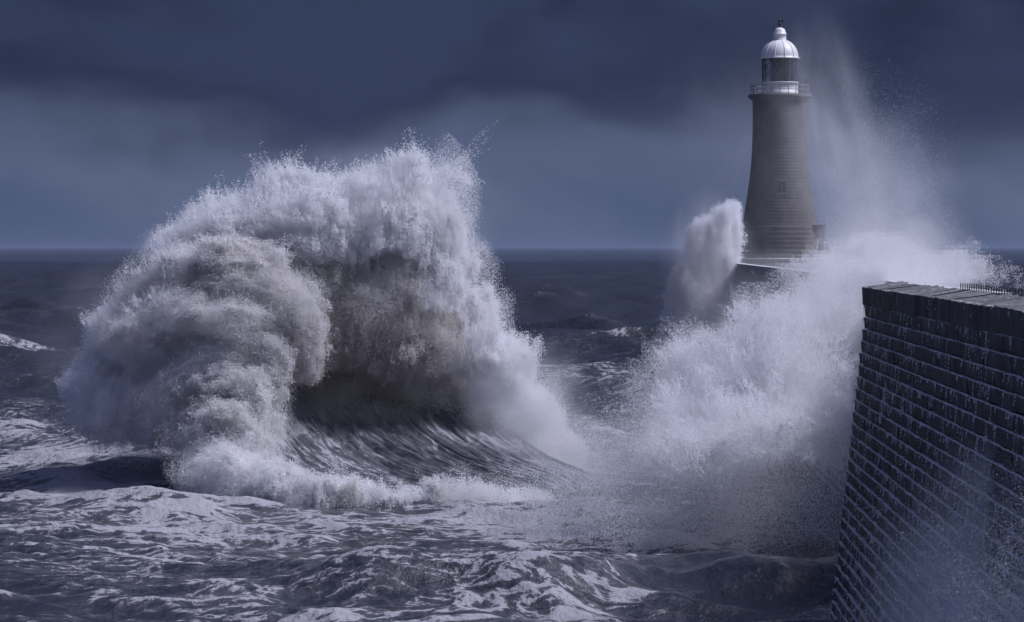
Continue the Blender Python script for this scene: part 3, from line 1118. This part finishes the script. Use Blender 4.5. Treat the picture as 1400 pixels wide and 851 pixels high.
    wgt = np.exp(-np.maximum(v - top, 0) / 22.0) * (u < 685)
    nj = 420
    sel = C.rng.choice(len(pos), nj, p=wgt / wgt.sum())
    uu = u[sel]
    jd = np.stack([np.interp(uu, [60, 200, 420, 560, 680, 800], [-0.45, -0.3, -0.1, 0.15, 0.4, 0.5]), np.zeros(nj), np.ones(nj)], -1)
    jd += C.rng.normal(size=jd.shape) * (0.35, 0.3, 0.2)
    power = (0.25 + C.rng.random(nj) ** 2.2) * np.interp(uu, [60, 200, 340, 380, 450, 560, 620, 680], [0.5, 0.6, 0.8, 1.3, 0.8, 1.0, 1.7, 0.9])
    per_jet = 16
    B = np.repeat(pos[sel], per_jet, 0) + C.rng.normal(size=(nj * per_jet, 3)) * (0.28, 0.3, 0.16)
    dirs = np.repeat(jd, per_jet, 0) + C.rng.normal(size=(nj * per_jet, 3)) * 0.16
    dirs /= np.linalg.norm(dirs, axis=1)[:, None]
    P = strands(C.rng, B, dirs, 1.5 * np.repeat(power, per_jet)[:, None], 55, 0.06)
    droplets('crest_spray', P - inv, C.rng.lognormal(math.log(0.0125), 0.35, len(P)), np.zeros(len(P)), br)
    # the hollow green-grey face, ruled by curves that sweep down to the right
    curves = [
        [(330, 560, 203), (350, 615, 198.5), (400, 655, 194.5), (480, 678, 192), (560, 689, 190.6)],
        [(365, 545, 206), (395, 600, 201), (450, 643, 196.5), (540, 670, 193.5), (640, 683, 191.6)],
        [(420, 530, 209), (455, 582, 204), (515, 628, 199.5), (600, 660, 195.5), (700, 678, 192.6)],
        [(490, 510, 211), (520, 562, 207), (575, 612, 202), (655, 648, 197.5), (750, 670, 193.8)],
        [(560, 490, 213), (585, 545, 209.5), (635, 598, 204.5), (705, 636, 199.5), (790, 660, 195)],
        [(640, 480, 215), (665, 540, 211), (705, 592, 206), (760, 628, 201), (830, 652, 196.5)]]
    cv = np.array([[put(*q) for q in c] for c in curves])
    ns, nt = 90, 260
    def bez(arr, t):
        """Catmull-Rom through rows"""
        n = len(arr)
        x = t * (n - 1)
        i = np.clip(x.astype(int), 0, n - 2)
        f_ = (x - i)[:, None, None] if arr.ndim == 3 else (x - i)[:, None]
        g = lambda k: arr[np.clip(i + k, 0, n - 1)]
        a, b, c, d_ = g(-1), g(0), g(1), g(2)
        return 0.5 * (2 * b + (c - a) * f_ + (2 * a - 5 * b + 4 * c - d_) * f_ ** 2 + (3 * b - a - 3 * c + d_) * f_ ** 3)
    tt = np.linspace(0, 1, nt)
    ss = np.linspace(0, 1, ns)
    A = bez(cv, tt)                                   # nt x 5 x 3
    G = bez(A.transpose(1, 0, 2), ss).transpose(1, 0, 2)   # nt x ns x 3
    r2 = np.random.default_rng(5)
    rows = r2.standard_normal(nt)
    ker = np.exp(-np.linspace(-2, 2, 7) ** 2)
    rows = np.convolve(rows, ker / ker.sum(), 'same')
    rows2 = np.convolve(r2.standard_normal(nt), np.ones(25) / 25, 'same')
    G[:, :, 2] += (0.10 * rows + 0.5 * rows2)[:, None] * (0.4 + 0.6 * np.sin(ss * math.pi))[None, :]
    G[:, :, 2] -= 0.5 * smoothstep(ss, 0.85, 1.0)[None, :]
    i = np.arange(nt - 1)[:, None] * ns
    j = np.arange(ns - 1)[None, :]
    Q = np.stack([i + j, i + j + 1, i + j + 1 + ns, i + j + ns], -1).reshape(-1, 4)
    o = mesh_obj('wave_face', G.reshape(-1, 3) - inv, Q, M_FACE, br, True)
    attr(o, 'along', np.tile(ss * 3, nt))
    attr(o, 'across', np.repeat(tt, ns))
    fm = 0.68 + 0.5 * smoothstep(1 - ss, 0.72, 0.98)[None, :] + 0.10 * np.sin(tt * 9)[:, None] + 0.12 * (1 - ss)[None, :] - 0.25 * smoothstep(tt, 0.55, 0.9)[:, None] * smoothstep(1 - ss, 0.4, 0.8)[None, :]
    attr(o, 'foam', fm.ravel())
build_breaker()
print('breaker', round(time.time() - T0, 1))


# ---- water bursting against the pier
def build_splash():
    lo = np.array([put(680, 0, 160)[0] , 136.0, -0.5])
    hi = np.array([put(1215, 0, 185)[0], 196.0, 13.2])
    lo[0] = put(690, 0, 190)[0]
    C = Cloud(lo, hi, 0.2, 21)
    p = C.pblob
    for u, v, d, ru, rv, rd, ti in (
            (1185, 390, 186, 40, 14, 5, 0), (1150, 418, 184, 50, 28, 6, 0), (1095, 458, 182, 60, 32, 7, 0), (1035, 488, 180, 56, 28, 7, 0),
            (985, 512, 178, 46, 26, 7, 0), (940, 548, 176, 34, 22, 6, 0), (1150, 470, 180, 55, 60, 7, 0), (1070, 510, 176, 90, 56, 8, 0), (985, 560, 174, 76, 42, 8, 0),
            (900, 605, 170, 48, 28, 7, 0), (1120, 570, 170, 70, 80, 7, 0), (1020, 605, 168, 100, 64, 8, 0), (915, 625, 166, 90, 50, 8, 0),
            (845, 658, 168, 55, 30, 6, 0), (1110, 680, 162, 60, 55, 5, 0.1), (1010, 695, 162, 90, 40, 5, 0.1), (895, 695, 162, 85, 30, 5, 0.05),
            (795, 690, 168, 60, 22, 5, 0)):
        p(u, v, d, ru, rv, rd, tint=ti)
    big = C.noise(1.6, 7.0)
    mid = C.noise(1.3, 2.5)
    X3 = C.lo[0] + (np.arange(C.n[0]) + 0.5) * C.h
    Z3 = C.lo[2] + (np.arange(C.n[2]) + 0.5) * C.h
    cx, cz = put(1150, 720, 165)[0], put(1150, 760, 165)[2]
    RR = np.hypot(X3[:, None] - cx, Z3[None, :] - cz)
    TH = np.arctan2(Z3[None, :] - cz, X3[:, None] - cx)
    rays = C.lookup(C.noise(1.3, 2.0), RR * 0.30 / C.h, TH * 7.0 / C.h)
    rays2 = C.lookup(C.noise(1.2, 1.2), RR * 0.35 / C.h, TH * 12.0 / C.h)
    F = C.F + 0.40 * big + 0.28 * (np.abs(mid) - 0.8) + 0.34 * rays + 0.22 * rays2
    F = np.where(C.F > -1.6, F, -3.0)
    sp = empty('pier_splash', (put(1050, 0, 168)[0], 168, 0))
    inv = np.array(sp.location, np.float32)
    tag(sp, 'pale wall of spray bursting up against the end of the stone pier', 'splash')
    V, Q = surface_net(F - 2.9, C.lo, C.h)
    o = tag(mesh_obj('foam_mass', V - inv, Q, M_CORE, sp, True), kind='stuff')
    attr(o, 'tint', np.zeros(len(V)))
    dens = smoothstep(F, -0.7, 2.2) ** 1.6 * C.fade(1.0) * (0.16 + 0.84 * smoothstep(Z3, 0.5, 7.5))[None, None, :]
    Y3 = C.lo[1] + (np.arange(C.n[1]) + 0.5) * C.h
    Us = X3[:, None, None] / Y3[None, :, None] * FPX + 700
    Vs = HOR + (HC - Z3[None, None, :]) / Y3[None, :, None] * FPX
    dens = (dens * (0.14 + 0.86 * smoothstep(630 - Vs - 25 * big, 0, 150)) * (1 - 0.80 * smoothstep(Us + 25 * big, 1010, 1150) * smoothstep(Vs + 15 * big, 405, 480))).astype(np.float32)
    P, ti = C.points(dens, 820000, front=0.5)
    droplets('spray', P - inv, C.rng.lognormal(math.log(0.0095), 0.4, len(P)), ti, sp)
    # jets torn out of the burst
    edge = np.argwhere((F > -0.3) & (F < 0.3))
    edge = edge[(edge > 6).all(1) & (edge < C.n - 6).all(1)]
    pos = C.lo + (edge + 0.5) * C.h
    u = pos[:, 0] / pos[:, 1] * FPX + 700
    v = HOR + (HC - pos[:, 2]) / pos[:, 1] * FPX
    wgt = np.exp(-pos[:, 1] / 12.0) * (u < 1165) * (u > 900) * (v > 420) * (v < 640)
    nj, pj = 420, 14
    sel = C.rng.choice(len(pos), nj, p=wgt / wgt.sum())
    jd = pos[sel] - np.array([cx, pos[:, 1].mean() + 6, cz])
    jd /= np.linalg.norm(jd, axis=1)[:, None]
    jd[:, 2] += 0.35
    jd += C.rng.normal(size=jd.shape) * 0.22
    B = np.repeat(pos[sel], pj, 0) + C.rng.normal(size=(nj * pj, 3)) * 0.25
    dirs = np.repeat(jd, pj, 0) + C.rng.normal(size=(nj * pj, 3)) * 0.13
    dirs /= np.linalg.norm(dirs, axis=1)[:, None]
    P = strands(C.rng, B, dirs, np.repeat(0.5 + 1.6 * C.rng.random(nj) ** 2, pj)[:, None], 55, 0.06)
    droplets('torn_spray', P - inv, C.rng.lognormal(math.log(0.0115), 0.35, len(P)), np.zeros(len(P)), sp)
    soft = smoothstep(C.F + 0.8 * big, -1.8, 0.5) ** 2.5 * C.fade() * (C.F > -2.0)
    P, ti = C.points(soft, 200000, front=0.3)
    droplets('mist', P - inv, C.rng.lognormal(math.log(0.010), 0.3, len(P)), ti, sp)
    print('splash', len(Q), round(time.time() - T0, 1))
build_splash()


# ---- spray over the far pier and round the lighthouse
def build_over():
    lo = np.array([put(1040, 0, 330)[0], 210.0, 8.0])
    hi = np.array([put(1340, 0, 330)[0], 395.0, put(0, 30, 390)[2]])
    C = Cloud(lo, hi, 0.6, 31)
    X, Y, Z = [C.lo[i] + (np.arange(C.n[i]) + 0.5) * C.h for i in range(3)]
    U = X[:, None, None] / Y[None, :, None] * FPX + 700
    Vv = HOR + (HC - Z[None, None, :]) / Y[None, :, None] * FPX
    d = np.exp(-((U - 1205) / 75) ** 2 - (np.maximum(345 - Vv, 0) / 50) ** 2) * 1.0
    d += 0.35 * np.exp(-((U - 1140) / 60) ** 2 - ((Vv - 365) / 30) ** 2)
    d += 0.30 * np.exp(-((U - 1175) / 80) ** 2 - (np.maximum(330 - Vv, 0) / 170) ** 2)
    d *= smoothstep(Vv, 20, 200) * smoothstep(1330 - U, 0, 60) * smoothstep(U, 1080, 1160)
    n = C.noise(1.7, 10, stretch=(0.8, 1.0, 1.8))
    d = d * np.exp(0.8 * n)
    d = d.astype(np.float32)
    ov = empty('overtopping_spray', (put(1190, 0, 300)[0], 300, 11))
    inv = np.array(ov.location, np.float32)
    tag(ov, 'tall veil of fine spray blowing over the pier right of the lighthouse', 'spray', kind='stuff')
    P, ti = C.points(d, 260000)
    droplets('mist', P - inv, C.rng.lognormal(math.log(0.0065), 0.35, len(P)), ti * 0, ov)
    # low burst along the top of the far wall
    lo = np.array([put(1040, 0, 260)[0], 190.0, 6.0])
    hi = np.array([put(1320, 0, 300)[0], 300.0, 18.5])
    C = Cloud(lo, hi, 0.3, 33)
    for u, v, d_, ru, rv, rd in ((1185, 376, 240, 50, 14, 20), (1230, 366, 250, 50, 18, 20), (1275, 370, 250, 30, 14, 16), (1195, 348, 260, 36, 18, 14), (1160, 372, 250, 34, 18, 14)):
        C.pblob(u, v, d_, ru, rv, rd)
    big = C.noise(1.5, 5.0)
    mid = C.noise(1.2, 1.5)
    F = C.F + 0.5 * (np.abs(big) - 0.8) + 0.3 * (np.abs(mid) - 0.8)
    dens = smoothstep(F, -0.5, 1.2) ** 1.5
    P, ti = C.points(dens, 360000, front=0.4)
    droplets('spray', P - inv, C.rng.lognormal(math.log(0.0105), 0.35, len(P)), ti * 0, ov)
build_over()

# ---- the jet left of the lighthouse
def build_jet():
    lo = np.array([put(890, 0, 372)[0], 362.0, -0.5])
    hi = np.array([put(1030, 0, 372)[0], 382.0, put(0, 262, 372)[2]])
    C = Cloud(lo, hi, 0.22, 41)
    D = 372
    C.tube([(1004, 283, D, 9), (990, 298, D, 18), (972, 325, D, 27), (958, 368, D, 34), (950, 415, D, 38), (940, 470, D, 44)], n=28, ry=2.4)
    C.tube([(1002, 290, D, 8), (1000, 330, D, 10), (992, 380, D, 14), (985, 440, D, 20)], n=16, ry=1.6)
    big = C.noise(1.5, 3.0, stretch=(0.8, 1, 1.8))
    mid = C.noise(1.2, 1.2)
    F = C.F + 0.24 * big + 0.14 * (np.abs(mid) - 0.8)
    jt = empty('water_jet', (put(965, 0, D)[0], D, 0))
    inv = np.array(jt.location, np.float32)
    tag(jt, 'curved white jet of water thrown up left of the lighthouse', 'splash')
    V, Q = surface_net(F - 1.2, C.lo, C.h)
    o = mesh_obj('foam_mass', V - inv, Q, M_CORE, jt, True)
    attr(o, 'tint', np.zeros(len(V)))
    Z = C.lo[2] + (np.arange(C.n[2]) + 0.5) * C.h
    dens = smoothstep(F, -0.3, 0.9) ** 1.3 * (0.7 + 0.3 * smoothstep(Z, 5, 12))[None, None, :]
    P, ti = C.points(dens, 800000, front=0.6)
    droplets('spray', P - inv, C.rng.lognormal(math.log(0.015), 0.3, len(P)), ti, jt)
build_jet()

# ---- spray rising in front of the near wall
def build_near():
    lo = np.array([4.2, 62.0, 0.5])
    hi = np.array([11.8, 114.0, 10.2])
    C = Cloud(lo, hi, 0.16, 51)
    X, Y, Z = [C.lo[i] + (np.arange(C.n[i]) + 0.5) * C.h for i in range(3)]
    U = X[:, None, None] / Y[None, :, None] * FPX + 700
    Vv = HOR + (HC - Z[None, None, :]) / Y[None, :, None] * FPX
    l = X[:, None, None] - SL * Y[None, :, None]
    t = (U - 1260) * 0.75 + (Vv - 760) * 0.8
    big = C.noise(1.6, 4.0)
    mid = C.noise(1.2, 1.2)
    d = smoothstep(t + 45 * big, -60, 230) ** 1.5 * np.exp(0.6 * mid) * smoothstep(9.3 - 0.06 * (11 - Z)[None, None, :] - l, -0.3, 0.5) * smoothstep(l, 3.5, 8.0)
    d = (d * smoothstep(Vv, 540, 720) * C.fade(1.5)).astype(np.float32)
    ns_ = empty('near_spray', (put(1330, 0, 100)[0], 100, 2))
    inv = np.array(ns_.location, np.float32)
    tag(ns_, 'veil of fine spray rising in front of the pier wall, lower right corner', 'spray', kind='stuff')
    P, ti = C.points(d, 1300000)
    droplets('mist', P - inv, C.rng.lognormal(math.log(0.0025), 0.4, len(P)), ti, ns_)
build_near()
print('done', round(time.time() - T0, 1))

# ---- water running off the courses of the near wall
def build_runoff():
    q = np.random.default_rng(61)
    P = []
    for k in range(-1, 29):
        zt = ZTOP - k * CH if k >= 0 else 11.93
        l = 9.70 - 0.048 * max(k, 0) - 0.035
        n = 70
        d = END_D - 0.2 - q.random(n) * 56
        wet = 0.5 + 0.5 * np.sin(d * 0.9 + k * 1.7) * np.sin(d * 0.37 + k * 0.6)
        keep = q.random(n) < 0.25 + 0.75 * wet
        d = d[keep]
        L = (0.10 + 0.60 * q.random(len(d)) ** 2) * (0.6 + 0.8 * wet[keep])
        m = 26
        t = q.random((len(d), m)) ** 1.3
        ln = np.repeat((d + q.normal(0, 0.01, len(d)))[:, None], m, 1) + q.normal(0, 0.035, (len(d), m))
        zz = zt + 0.015 - t * L[:, None]
        ll = l - 0.03 * t - np.abs(q.normal(0, 0.012, t.shape))
        P.append(np.stack([ll + SL * ln, ln, zz], -1).reshape(-1, 3))
        # the white line of water lying on the ledge
        nn = 3000
        dd = END_D - 0.2 - q.random(nn) * 56
        kk = q.random(nn) < 0.3 + 0.7 * (0.5 + 0.5 * np.sin(dd * 1.3 + k * 2.1))
        dd = dd[kk]
        P.append(np.stack([l + 0.01 + np.abs(q.normal(0, 0.03, len(dd))) + SL * dd, dd, zt + 0.012 + np.abs(q.normal(0, 0.012, len(dd)))], -1))
    # a few stronger spouts
    for u, v, d, h in ((1196, 488, 131, 2.4), (1222, 500, 121.5, 1.9), (1250, 512, 114, 1.3), (1272, 640, 109, 1.2), (1366, 560, 90, 0.8)):
        l = 815.0
        z0 = HC - (v - HOR) / FPX * d
        x0 = (u - 700) / FPX * d
        m = 2600
        t = q.random(m)
        P.append(np.stack([x0 - 0.30 * t * h ** 0.5 + q.normal(0, 0.035, m) * (0.5 + 1.5 * t), d + q.normal(0, 0.05, m), z0 - h * t ** 1.6 + q.normal(0, 0.03, m)], -1))
    P = np.concatenate(P)
    o = droplets('wall_runoff', P, q.lognormal(math.log(0.0065), 0.35, len(P)), np.zeros(len(P)), None)
    tag(o, 'thin white rivulets of water draining off the courses of the pier wall', 'runoff')
build_runoff()

# ---- drifting mist: soft volumes of fine spray
def mist_volume(name, u, v, d, ru, rv, rd, density, parent, seed, stretch=1.0, soft=1.4):
    c = put(u, v, d)
    k = d / FPX
    bm = bmesh.new()
    bmesh.ops.create_icosphere(bm, subdivisions=3, radius=1.0)
    me = bpy.data.meshes.new(name)
    bm.to_mesh(me)
    bm.free()
    m = bpy.data.materials.new('fine_mist')
    m.use_nodes = True
    t = NT(m.node_tree)
    oc = t.n('ShaderNodeTexCoord').outputs['Object']
    ln = t.n('ShaderNodeVectorMath', operation='LENGTH', ins={0: oc}).outputs['Value']
    n = t.noise(t.mapping(oc, (2.2, 2.2, 2.2 * stretch), (seed * 1.3, seed, 0)), 1.0, 5, 0.6, 0.6)
    body = t.math('POWER', t.math('SUBTRACT', 1.0, ln, clamp=True), soft)
    den = t.math('MULTIPLY', t.math('MULTIPLY', body, t.smooth(n, 0.30, 0.72)), density)
    vol = t.n('ShaderNodeVolumePrincipled', ins={'Color': (0.93, 0.94, 0.97, 1), 'Density': den, 'Anisotropy': 0.1})
    t.n('ShaderNodeOutputMaterial', ins={1: vol})
    me.materials.append(m)
    o = bpy.data.objects.new(name, me)
    link(o, parent)
    o.location = Vector(c) - (parent.location if parent else Vector((0, 0, 0)))
    o.scale = (ru * k, rd, rv * k)
    o['kind'] = 'stuff'
    return o
OV, BR, SPL = (bpy.data.objects[n] for n in ('overtopping_spray', 'breaking_wave', 'pier_splash'))
mist_volume('drifting_mist', 1215, 345, 290, 130, 80, 14, 0.30, OV, 1)
mist_volume('drifting_mist', 1400, 800, 88, 240, 230, 2.6, 1.7, bpy.data.objects['near_spray'], 11)
mist_volume('drifting_mist', 1140, 190, 300, 95, 215, 12, 0.15, OV, 2, 0.85, soft=1.7).rotation_euler = (0, rad(-14), 0)
mist_volume('drifting_mist', 1215, 290, 290, 130, 160, 12, 0.17, OV, 9, 0.9, soft=1.7).rotation_euler = (0, rad(-20), 0)
mist_volume('drifting_mist', 1075, 250, 380, 120, 210, 6, 0.04, OV, 10)
mist_volume('drifting_mist', 1075, 390, 370, 110, 60, 9, 0.14, OV, 3)
mist_volume('drifting_mist', 725, 560, 201, 110, 120, 5, 0.75, BR, 4, soft=1.8)
mist_volume('drifting_mist', 490, 300, 206, 230, 130, 5, 0.30, BR, 6, soft=1.6)
mist_volume('drifting_mist', 190, 480, 203, 170, 150, 5, 0.25, BR, 7, soft=1.6)
mist_volume('drifting_mist', 830, 640, 176, 150, 95, 5, 0.32, SPL, 12)
mist_volume('drifting_mist', 985, 620, 160, 240, 170, 6, 0.30, SPL, 5)
mist_volume('drifting_mist', 1060, 450, 176, 170, 100, 5, 0.25, SPL, 13)
mist_volume('drifting_mist', 970, 375, 368, 75, 130, 5, 0.45, bpy.data.objects['water_jet'], 14, 0.7)
mist_volume('drifting_mist', 1010, 220, 425, 150, 240, 6, 0.045, OV, 15)
mist_volume('drifting_mist', 520, 560, 201, 170, 50, 3, 0.05, BR, 8)

# ---- sea haze
def build_haze():
    o = box('haze', (-30000, -300, -4), (30000, 62000, 34), None)
    m = bpy.data.materials.new('sea_haze')
    m.use_nodes = True
    t = NT(m.node_tree)
    v = t.n('ShaderNodeVolumePrincipled', ins={'Color': (0.34, 0.42, 0.60, 1), 'Density': 0.00005, 'Anisotropy': 0.2})
    t.n('ShaderNodeOutputMaterial', ins={1: v})
    o.data.materials.append(m)
    tag(o, 'thin salt haze hanging over the whole sea', 'haze', kind='stuff')
build_haze()
